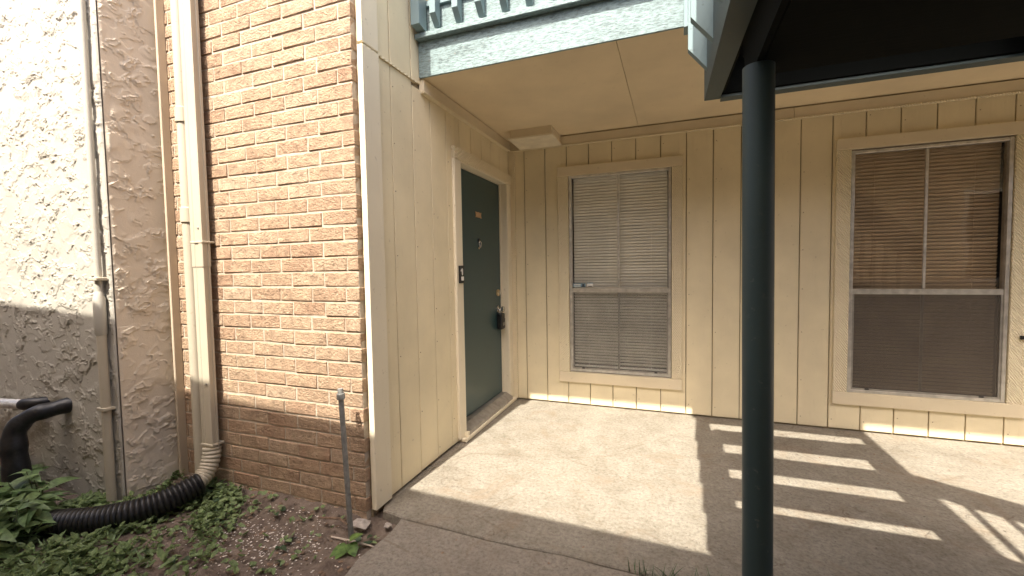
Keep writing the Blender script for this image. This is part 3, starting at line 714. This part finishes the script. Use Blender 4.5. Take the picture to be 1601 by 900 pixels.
for z in (.62, 1.52): disc('screw', (-1.07, -2.168, z), (0, -1, 0), .007, .004, M['alu_dark'], ds, 10)
# ribbed elbow
pth = []; 
for i in range(29):
    t = i / 28; a = t * math.radians(80)
    pth.append((-1.086 + .015 * t, -2.142 - .110 * (1 - math.cos(a)) - .01 * t, .240 - .165 * math.sin(a)))
MB().tube(pth, [.046 + (.003 if i % 3 < 2 else -.002) for i in range(29)], 20).build('elbow', M['pipe'], ds, 30)

hp = [Vector(p) for p in ((-1.045, -2.238, .078), (-1.075, -2.33, .056), (-1.115, -2.42, .038), (-1.19, -2.515, .026), (-1.31, -2.60, .016), (-1.47, -2.67, .010), (-1.66, -2.72, -.005))]
def catmull(P, n):
    out = []
    for i in range(len(P) - 1):
        p0, p1, p2, p3 = P[max(i - 1, 0)], P[i], P[i + 1], P[min(i + 2, len(P) - 1)]
        for k in range(n):
            t = k / n; out.append(.5 * ((2 * p1) + (p2 - p0) * t + (2 * p0 - 5 * p1 + 4 * p2 - p3) * t * t + (3 * p1 - p0 - 3 * p2 + p3) * t ** 3))
    return out + [P[-1]]
hpts = catmull(hp, 40)
# even spacing
acc = [0]
for a, b_ in zip(hpts[:-1], hpts[1:]): acc.append(acc[-1] + (b_ - a).length)
nn_ = int(acc[-1] / .0044); res = []
for i in range(nn_ + 1):
    s_ = acc[-1] * i / nn_; j = max(k for k in range(len(acc)) if acc[k] <= s_ + 1e-9); j = min(j, len(hpts) - 2)
    t = (s_ - acc[j]) / max(acc[j + 1] - acc[j], 1e-9); res.append(hpts[j].lerp(hpts[j + 1], t))
prof = [.0, .55, .95, .95, .55]
tag(MB().tube(res, [.055 + .0085 * prof[i % 5] for i in range(len(res))], 30).build('drain_hose', M['black'], None, 60), 'black corrugated drain hose lying on the ground at the downspout foot', 'hose')

cd = thing('conduit', 'thin pale conduit clipped up the corner of the stucco wall', 'conduit', (-1.50, -2.43, 0))
MB().tube([(-1.500, -2.428, 1.16), (-1.500, -2.428, 5.2)], .0165, 20).build('upper_tube', M['conduit'], cd, 40)
MB().tube([(-1.497, -2.432, -.03), (-1.497, -2.432, 1.10)], .0225, 20).build('lower_tube', M['pipe'], cd, 40)
MB().tube([(-1.498, -2.432, .93), (-1.498, -2.432, .94), (-1.498, -2.432, 1.13), (-1.499, -2.430, 1.17)], [.0225, .0275, .0275, .0165], 20).build('coupling', M['conduit'], cd, 40)
for z in (.52, 1.24): MB().box((-1.535, -2.458, z - .009), (-1.462, -2.405, z + .009), .003).build('strap', M['pipe'], cd)

ip = catmull([Vector(p) for p in ((-1.915, -2.38, .492), (-1.955, -2.46, .480), (-1.995, -2.535, .462), (-2.035, -2.585, .40), (-2.04, -2.60, .30), (-2.03, -2.60, .18), (-2.03, -2.60, -.05))], 14)
rr = [.044 + .0025 * math.sin(i * .37) + .0012 * random.random() + .012 * min(1, max(0, (i - 34) / 22)) for i in range(len(ip))]
tag(MB().tube(ip, rr, 22).build('insulated_pipe', M['rubber'], None, 60), 'fat black taped insulated pipe bending out of the stucco wall', 'pipe')
MB_c = MB().tube([(-1.905, -2.402, .495), (-1.912, -2.415, .493)], [.062, .050], 22)
fo = thing('foil_pipe', 'silver foil wrapped pipe with black taped end at the left edge', 'pipe', (-2.7, -2.48, .45))
fpts = [Vector((-3.4, -2.53, .43)).lerp(Vector((-2.235, -2.475, .485)), i / 70) for i in range(71)]
MB().tube(fpts, [.027 + .0025 * random.random() for _ in fpts], 18).build('foil_wrap', M['foil'], fo, 60)
MB().tube([(-2.245, -2.476, .485), (-2.23, -2.474, .486), (-2.20, -2.465, .488), (-2.165, -2.44, .490), (-2.15, -2.395, .490)], [.031, .035, .036, .033, .033], 18).build('tape_end', M['rubber'], fo, 60)
tag(MB().box((-2.50, -2.44, .21), (-2.475, -2.412, .36), .004).build('pipe_stub', M['conduit']), 'short tan upright stub near the foil pipe at the left edge', 'pipe')
tag(MB().box((-2.95, -2.56, -.05), (-2.32, -2.43, .125), .008).build('edging_block', simple('edging_brown', (.17, .095, .06), .85, var=.3, sc=18, bs=.5)), 'brown edging block partly hidden by leaves at the left edge', 'edging')

cp = thing('riser_pipe', 'leaning grey plastic riser pipe in front of the brick corner', 'pipe', (-.034, -2.2, 0))
MB().tube([(-.032, -2.2, -.06), (-.064, -2.2, .64)], .0128, 20).build('tube', M['grey_pvc'], cp, 40)
MB().tube([(-.0635, -2.2, .632), (-.0636, -2.2, .636), (-.0650, -2.2, .664), (-.0651, -2.2, .667)], [.0128, .0195, .0195, .015], 8).build('cap_nut', M['grey_pvc'], cp, 25)
MB().tube([(-.0651, -2.2, .666), (-.0660, -2.2, .688)], [.0145, .0135], 16).build('cap', M['grey_pvc'], cp, 40)

# ------------------------------------------------------------------ vegetation
def leaf_mesh(name, wid, bend, mat, n=7, shape='lance', fold=.28):
    vs = []; fs = []
    for i in range(n + 1):
        t = i / n
        if shape == 'lance': w = wid * (math.sin(math.pi * t ** .75) ** .9 if 0 < t < 1 else 0)
        elif shape == 'heart': w = wid * (max(0, math.sin(math.pi * min(1, t * .92 + .08) ** .62)) ** .8 if t < 1 else 0)
        else: w = wid * (1 - t ** 1.6) * min(1, .55 + 3 * t)
        y = t * (1 - .12 * bend * t); z = -bend * t * t * .5 + .12 * t
        vs += [(-w, y, z + fold * w), (0, y, z), (w, y, z + fold * w)]
    for i in range(n):
        a = 3 * i; fs += [(a, a + 1, a + 4, a + 3), (a + 1, a + 2, a + 5, a + 4)]
    me = bpy.data.meshes.new(name); me.from_pydata(vs, [], fs); me.materials.append(mat)
    for p_ in me.polygons: p_.use_smooth = True
    return me
LM = [leaf_mesh('leaf', .115 + .018 * i, .35 + .3 * i, M['leaf']) for i in range(4)]
LS = [leaf_mesh('leaf', .055, .3 + .35 * i, M['leaf'], shape='strap', fold=.2) for i in range(3)]
LD = [leaf_mesh('leaf', .33, .4, M['leaf_dark'], shape='heart', fold=.15), leaf_mesh('leaf', .29, .7, M['leaf_ground'], shape='heart', fold=.2)]
LB = [leaf_mesh('leaf', .40, .25, M['leaf_bright'], n=9, shape='heart', fold=.12)]
GB = [leaf_mesh('blade', .030, .15 + .5 * i, M['leaf_dark'], n=6, shape='strap', fold=.5) for i in range(3)]
def put_leaf(parent, meshes, p, az, pitch, length, roll=0, name='leaf'):
    o = bpy.data.objects.new(name, random.choice(meshes)); COL.objects.link(o); o.location = p; o.scale = (length,) * 3
    d = Quaternion((0, 0, 1), az) @ Quaternion((1, 0, 0), pitch) @ Quaternion((0, 1, 0), roll)
    o.rotation_mode = 'QUATERNION'; o.rotation_quaternion = d; adopt(o, parent); return o
def sz(x, y): return float(soil_z(np.array([x]), np.array([y]))[0])
def bushy(x, y, h, nst, spread, label, group, lm, llen, name='leafy_plant', cat='plant'):
    z = sz(x, y) - .01; t = thing(name, label, cat, (x, y, z), group); stems = MB()
    for s_ in range(nst):
        a = random.uniform(0, 2 * math.pi); q = spread * random.uniform(.15, 1); hh_ = h * random.uniform(.6, 1.0)
        tip = Vector((x + q * math.cos(a), y + q * math.sin(a), z + hh_)); base = Vector((x + .25 * q * math.cos(a), y + .25 * q * math.sin(a), z))
        stems.tube([base, base.lerp(tip, .5) + Vector((0, 0, .02)), tip], [.004, .003, .002], 5)
        k = 0
        for f in (.35, .55, .72, .86, .97):
            p_ = base.lerp(tip, f); az0 = random.uniform(0, 6.28)
            for side in (0, 1):
                if random.random() < .14: continue
                put_leaf(t, lm, p_, az0 + side * math.pi + random.gauss(0, .35), random.uniform(-.15, .55) * (1 if f > .8 else .7), llen * random.uniform(.7, 1.15) * (1.0 if f < .9 else .75), random.gauss(0, .3))
    stems.build('stem', M['stem'], t); return t
G1 = 'broad leaved plants along the left edge'
spots = [(-2.17, -2.56, .16, 3, .12, 'leafy plant behind the black pipe at the left edge'),
         (-1.93, -2.66, .17, 4, .12, 'leafy plant at the foot of the black taped pipe'),
         (-1.72, -2.62, .20, 4, .12, 'tall leafy plant right of the black taped pipe'),
         (-1.60, -2.76, .19, 4, .13, 'dense leafy plant where the drain hose ends'),
         (-1.84, -2.80, .19, 4, .13, 'leafy plant in front of the black taped pipe'),
         (-1.46, -2.84, .16, 3, .12, 'low leafy plant in front of the drain hose end'),
         (-1.68, -2.93, .18, 4, .14, 'big leafy plant at the left edge of the bed'),
         (-1.42, -2.98, .15, 3, .13, 'nearest leafy plant in the lower left corner')]
for s_ in spots: bushy(s_[0], s_[1], s_[2] * 1.35, s_[3] + 2, s_[4] * 1.15, s_[5], G1, LM, .15)
def rosette(x, y, n, length, label, lm, group=None, name='strap_leaf_plant', cat='plant', lift=(.25, .9)):
    z = sz(x, y) - .004; t = thing(name, label, cat, (x, y, z), group)
    for k in range(n): put_leaf(t, lm, (x + random.gauss(0, .008), y + random.gauss(0, .008), z), 2 * math.pi * k / n + random.gauss(0, .25), random.uniform(*lift), length * random.uniform(.65, 1.1), random.gauss(0, .2), 'leaf' if cat == 'plant' else 'blade')
    return t
rosette(-1.28, -2.80, 15, .17, 'strap leaved plant among the ground cover, lower left', LS)
rosette(-1.17, -2.89, 13, .15, 'spreading strap leaved plant at the bottom edge, lower left', LS)
rosette(-1.33, -2.70, 10, .13, 'small strap leaved plant touching the drain hose', LS)
G3 = 'small strap leaved tufts in the ground cover'
for i, (x, y) in enumerate(((-1.05, -2.74), (-.95, -2.66), (-1.10, -2.64), (-.86, -2.76), (-.98, -2.84), (-1.22, -2.98), (-1.04, -2.95), (-.80, -2.66), (-1.36, -2.88), (-.90, -2.90))):
    rosette(x, y, 11, .085 + .02 * random.random(), 'one of the small strap leaved tufts in the low ground cover', LS, G3)
# low creeping ground cover: too many small leaves to count
def scatter_leaves(n, dens, size, seed, zlift):
    r = np.random.default_rng(seed); vs = []; fs = []; k = 0
    while k < n:
        x = r.uniform(-1.75, .1); y = r.uniform(-3.0, -2.12)
        if r.random() > dens(x, y): continue
        s = size * r.uniform(.55, 1.2); a = r.uniform(0, 6.28); til = r.normal(0, .45); til2 = r.normal(0, .4)
        z = sz2(x, y) + r.uniform(.002, zlift); c_, s__ = math.cos(a), math.sin(a)
        o = len(vs)
        for (lx2, ly2, lz2) in ((0, 0, 0), (-.36 * s, .38 * s, .06 * s), (0, .42 * s, -.01), (.36 * s, .38 * s, .06 * s), (-.24 * s, .74 * s, .03 * s), (.24 * s, .74 * s, .03 * s), (0, s, -.012 * s)):
            zz = lz2 + til * ly2 + til2 * lx2
            vs.append((x + c_ * lx2 - s__ * ly2, y + s__ * lx2 + c_ * ly2, z + zz))
        fs += [(o, o + 2, o + 1), (o, o + 3, o + 2), (o + 1, o + 2, o + 6, o + 4), (o + 2, o + 3, o + 5, o + 6)]; k += 1
    return vs, fs
_zc = {}
def sz2(x, y):
    key = (round(x, 2), round(y, 2))
    if key not in _zc: _zc[key] = sz(*key)
    return _zc[key]
def dens(x, y):
    v = float(fbm(np.array([x * 6]), np.array([y * 6]), 900, 3)[0])
    edge_ = -0.78 + .55 * (-2.35 - y)            # bare soil starts right of this line, further right near the camera
    d = 1 / (1 + math.exp((x - edge_) / .07))
    return d * (1 if v > .46 else .12) + (.03 if v > .56 else .004)
vs, fs = scatter_leaves(4300, dens, .036, 5, .05)
me = bpy.data.meshes.new('ground_cover'); me.from_pydata(vs, [], fs)
link('ground_cover', me, M['leaf_ground'], (0, 0, 0), None, None, {'kind': 'stuff', 'label': 'low creeping green ground cover over the soil', 'category': 'ground cover'})
G2 = 'weeds in the bare soil'
for (x, y, n, ln, lab) in ((-1.00, -2.17, 16, .055, 'heart leaved weed at the foot of the downspout'), (-.90, -2.19, 13, .05, 'heart leaved weed against the brick base left of the bare soil'),
                           (-.80, -2.30, 13, .045, 'dark weed clump in the soil below the brick wall'), (-.70, -2.36, 11, .045, 'dark weed nearest the pale chips on the soil'),
                           (-.52, -2.20, 10, .040, 'small dark weed close to the brick base, middle of the wall'), (-.27, -2.36, 7, .04, 'small weed in the bare soil left of the grey riser pipe'),
                           (-.20, -2.50, 9, .04, 'low weed near the sidewalk edge at the bottom'), (-.62, -2.62, 9, .045, 'weed at the bottom edge in the bare soil'), (.075, -2.20, 9, .04, 'grassy weed between riser pipe and sidewalk corner')):
    z = sz(x, y); t = thing('weed', lab, 'weed', (x, y, z), G2)
    for k in range(n):
        q = ln * 1.1 * math.sqrt(random.random()); a = random.uniform(0, 6.28)
        put_leaf(t, LD, (x + q * math.cos(a), y + q * math.sin(a), z + random.uniform(.005, .035)), random.uniform(0, 6.28), random.uniform(-.2, .5), ln * random.uniform(.6, 1.1), random.gauss(0, .3))
bl_ = thing('broadleaf_weed', 'bright green broad leaved weed at the foot of the riser pipe', 'weed', (.02, -2.285, sz(.02, -2.285)))
for (dx, dy, dz, az, pt_, ln) in ((0, 0, .03, 2.75, -.35, .105), (.01, .005, .04, 4.2, -.45, .075), (.005, .01, .055, -.9, .25, .065)):
    put_leaf(bl_, LB, (.02 + dx, -2.285 + dy, WORLD_LOC[bl_].z + dz), az, pt_, ln)
MB().tube([(.02, -2.285, WORLD_LOC[bl_].z - .01), (.022, -2.283, WORLD_LOC[bl_].z + .055)], .0022, 6).build('stem', M['stem'], bl_)
for (x, y, n, ln, lab) in ((1.345, -2.072, 16, .085, 'dark grass tuft in the slab joint left of the post'), (1.43, -2.074, 20, .10, 'taller dark grass tuft in the slab joint beside the post'), (1.52, -2.076, 14, .09, 'dark grass tuft nearest the post in the slab joint'), (1.60, -2.076, 9, .08, 'sparse grass blades in the slab joint behind the post')):
    t = thing('grass_tuft', lab, 'grass', (x, y, -.01), 'grass tufts in the slab joint')
    for k in range(n): put_leaf(t, GB, (x + random.gauss(0, .022), y + random.gauss(0, .006), -.01), random.uniform(0, 6.28), random.uniform(.5, 1.45), ln * random.uniform(.5, 1.25), 0, 'blade')

# chips, litter, stones
def bits(n, area, size, flat, seed, zoff=.002):
    r = np.random.default_rng(seed); mb = MB()
    for _ in range(n):
        x, y = area(r); s = size * r.uniform(.5, 1.3); z = sz2(x, y) + zoff; a = r.uniform(0, 6.28); e = r.uniform(.5, 1)
        c_, s__ = math.cos(a), math.sin(a); vs = []
        for (px_, py_, pz_) in ((1, 0, 0), (.3, .9 * e, .1), (-.8, .5 * e, 0), (-.7, -.6 * e, 0), (.4, -.8 * e, .1), (0, 0, 1)):
            px_ *= r.uniform(.7, 1.2); vs.append((x + s * (c_ * px_ - s__ * py_), y + s * (s__ * px_ + c_ * py_), z + s * flat * pz_))
        mb.add(vs, [(0, 1, 5), (1, 2, 5), (2, 3, 5), (3, 4, 5), (4, 0, 5), (4, 3, 2, 1, 0)])
    return mb
def chip_area(r):
    while True:
        x, y = r.normal(-.42, .22), r.normal(-2.36, .12)
        if x < .10 and -2.9 < y < -2.13: return x, y
bits(520, chip_area, .0058, .5, 21, .004).build('pale_chips', M['chip'], None, None, kind='stuff', label='pale stone chips scattered over the bare soil', category='chips')
bits(420, lambda r: (r.uniform(-1.0, .15), r.uniform(-2.95, -2.13)), .011, .7, 22, 0).build('soil_clods', M['soil'], None, None, kind='stuff', label='small crumbs of brown soil', category='soil')
bits(160, lambda r: (r.uniform(-.95, .15), r.uniform(-2.6, -2.12)), .012, .25, 23, .004).build('leaf_litter', M['litter'], None, None, kind='stuff', label='dry brown leaf litter along the soil bed', category='litter')
rd = np.random.default_rng(77); mb = MB()
for _ in range(95):
    x, y, q = rd.uniform(.2, 3.6), rd.uniform(-2.3, -.05), rd.uniform(.003, .009); a = rd.uniform(0, 6.28); e = rd.uniform(.25, .8)
    ring = [(x + q * (math.cos(a) * math.cos(t) - e * math.sin(a) * math.sin(t)), y + q * (math.sin(a) * math.cos(t) + e * math.cos(a) * math.sin(t))) for t in np.linspace(0, 5.2, 6)]
    mb.add([(u, v, .0005) for u, v in ring] + [(x, y, q * .5)], [(i, (i + 1) % 6, 6) for i in range(6)])
mb.build('floor_debris', M['litter'], None, None, kind='stuff', label='small dark crumbs and leaf bits on the patio', category='debris')
def stone(x, y, z, s, label, seed):
    r = np.random.default_rng(seed); mb = MB().box((x - s, y - s * .8, z), (x + s, y + s * .8, z + s * 1.1), s * .45)
    mb.v = [tuple(np.array(v) + r.normal(0, s * .12, 3)) for v in mb.v]; tag(mb.build('stone', M['stone'], None), label, 'stone')
stone(.100, -2.085, -.045, .020, 'small pale stone at the sidewalk corner below the siding', 3)
stone(-.03, -2.135, -.05, .045, 'broken mortar lump at the foot of the brick corner', 5)
tag(MB().tube([(-.11, -2.25, .012 + sz(-.11, -2.25)), (.02, -2.235, .028 + sz(.02, -2.235)), (.13, -2.225, .018 + sz(.13, -2.225))], [.004, .0045, .003], 6).build('stick', M['stick']), 'pale thin stick lying across the riser pipe foot', 'stick')
tag(MB().tube([(-.22, -2.215, .02), (-.10, -2.20, .03), (-.04, -2.215, .02)], [.005, .006, .004], 6).build('twig', M['litter']), 'dark twig on the soil left of the riser pipe', 'twig')

# ------------------------------------------------------------------ building across the walk (casts the shade line; seen only in reflections)
ob = thing('building', 'low beige building across the courtyard behind the viewer', 'building', (0, -7.0, 0))
box('wall', (-14, -11, -.1), (16, -5.6, 3.09), M['render_beige'], ob)
EZ = 3.3
def eave_y(x): return -1.800 - .035 * (x - EZ / S * .065) - EZ / S
MB().add([(-15, eave_y(-15), EZ), (17, eave_y(17), EZ), (17, -11.6, EZ + .5), (-15, -11.6, EZ + .5), (-15, eave_y(-15), EZ - .2), (17, eave_y(17), EZ - .2), (17, -11.6, EZ - .2), (-15, -11.6, EZ - .2)],
         [(0, 1, 2, 3), (7, 6, 5, 4), (4, 5, 1, 0), (5, 6, 2, 1), (6, 7, 3, 2), (7, 4, 0, 3)]).build('roof', M['roof'], ob)
for x in (-8, -4.5, -1, 2.5, 6):
    wn_ = box('window', (x, -5.61, .9), (x + 1.2, -5.58, 2.4), M['alu'], ob); box('pane', (x + .06, -5.579, .96), (x + 1.14, -5.575, 2.34), M['room'], wn_)
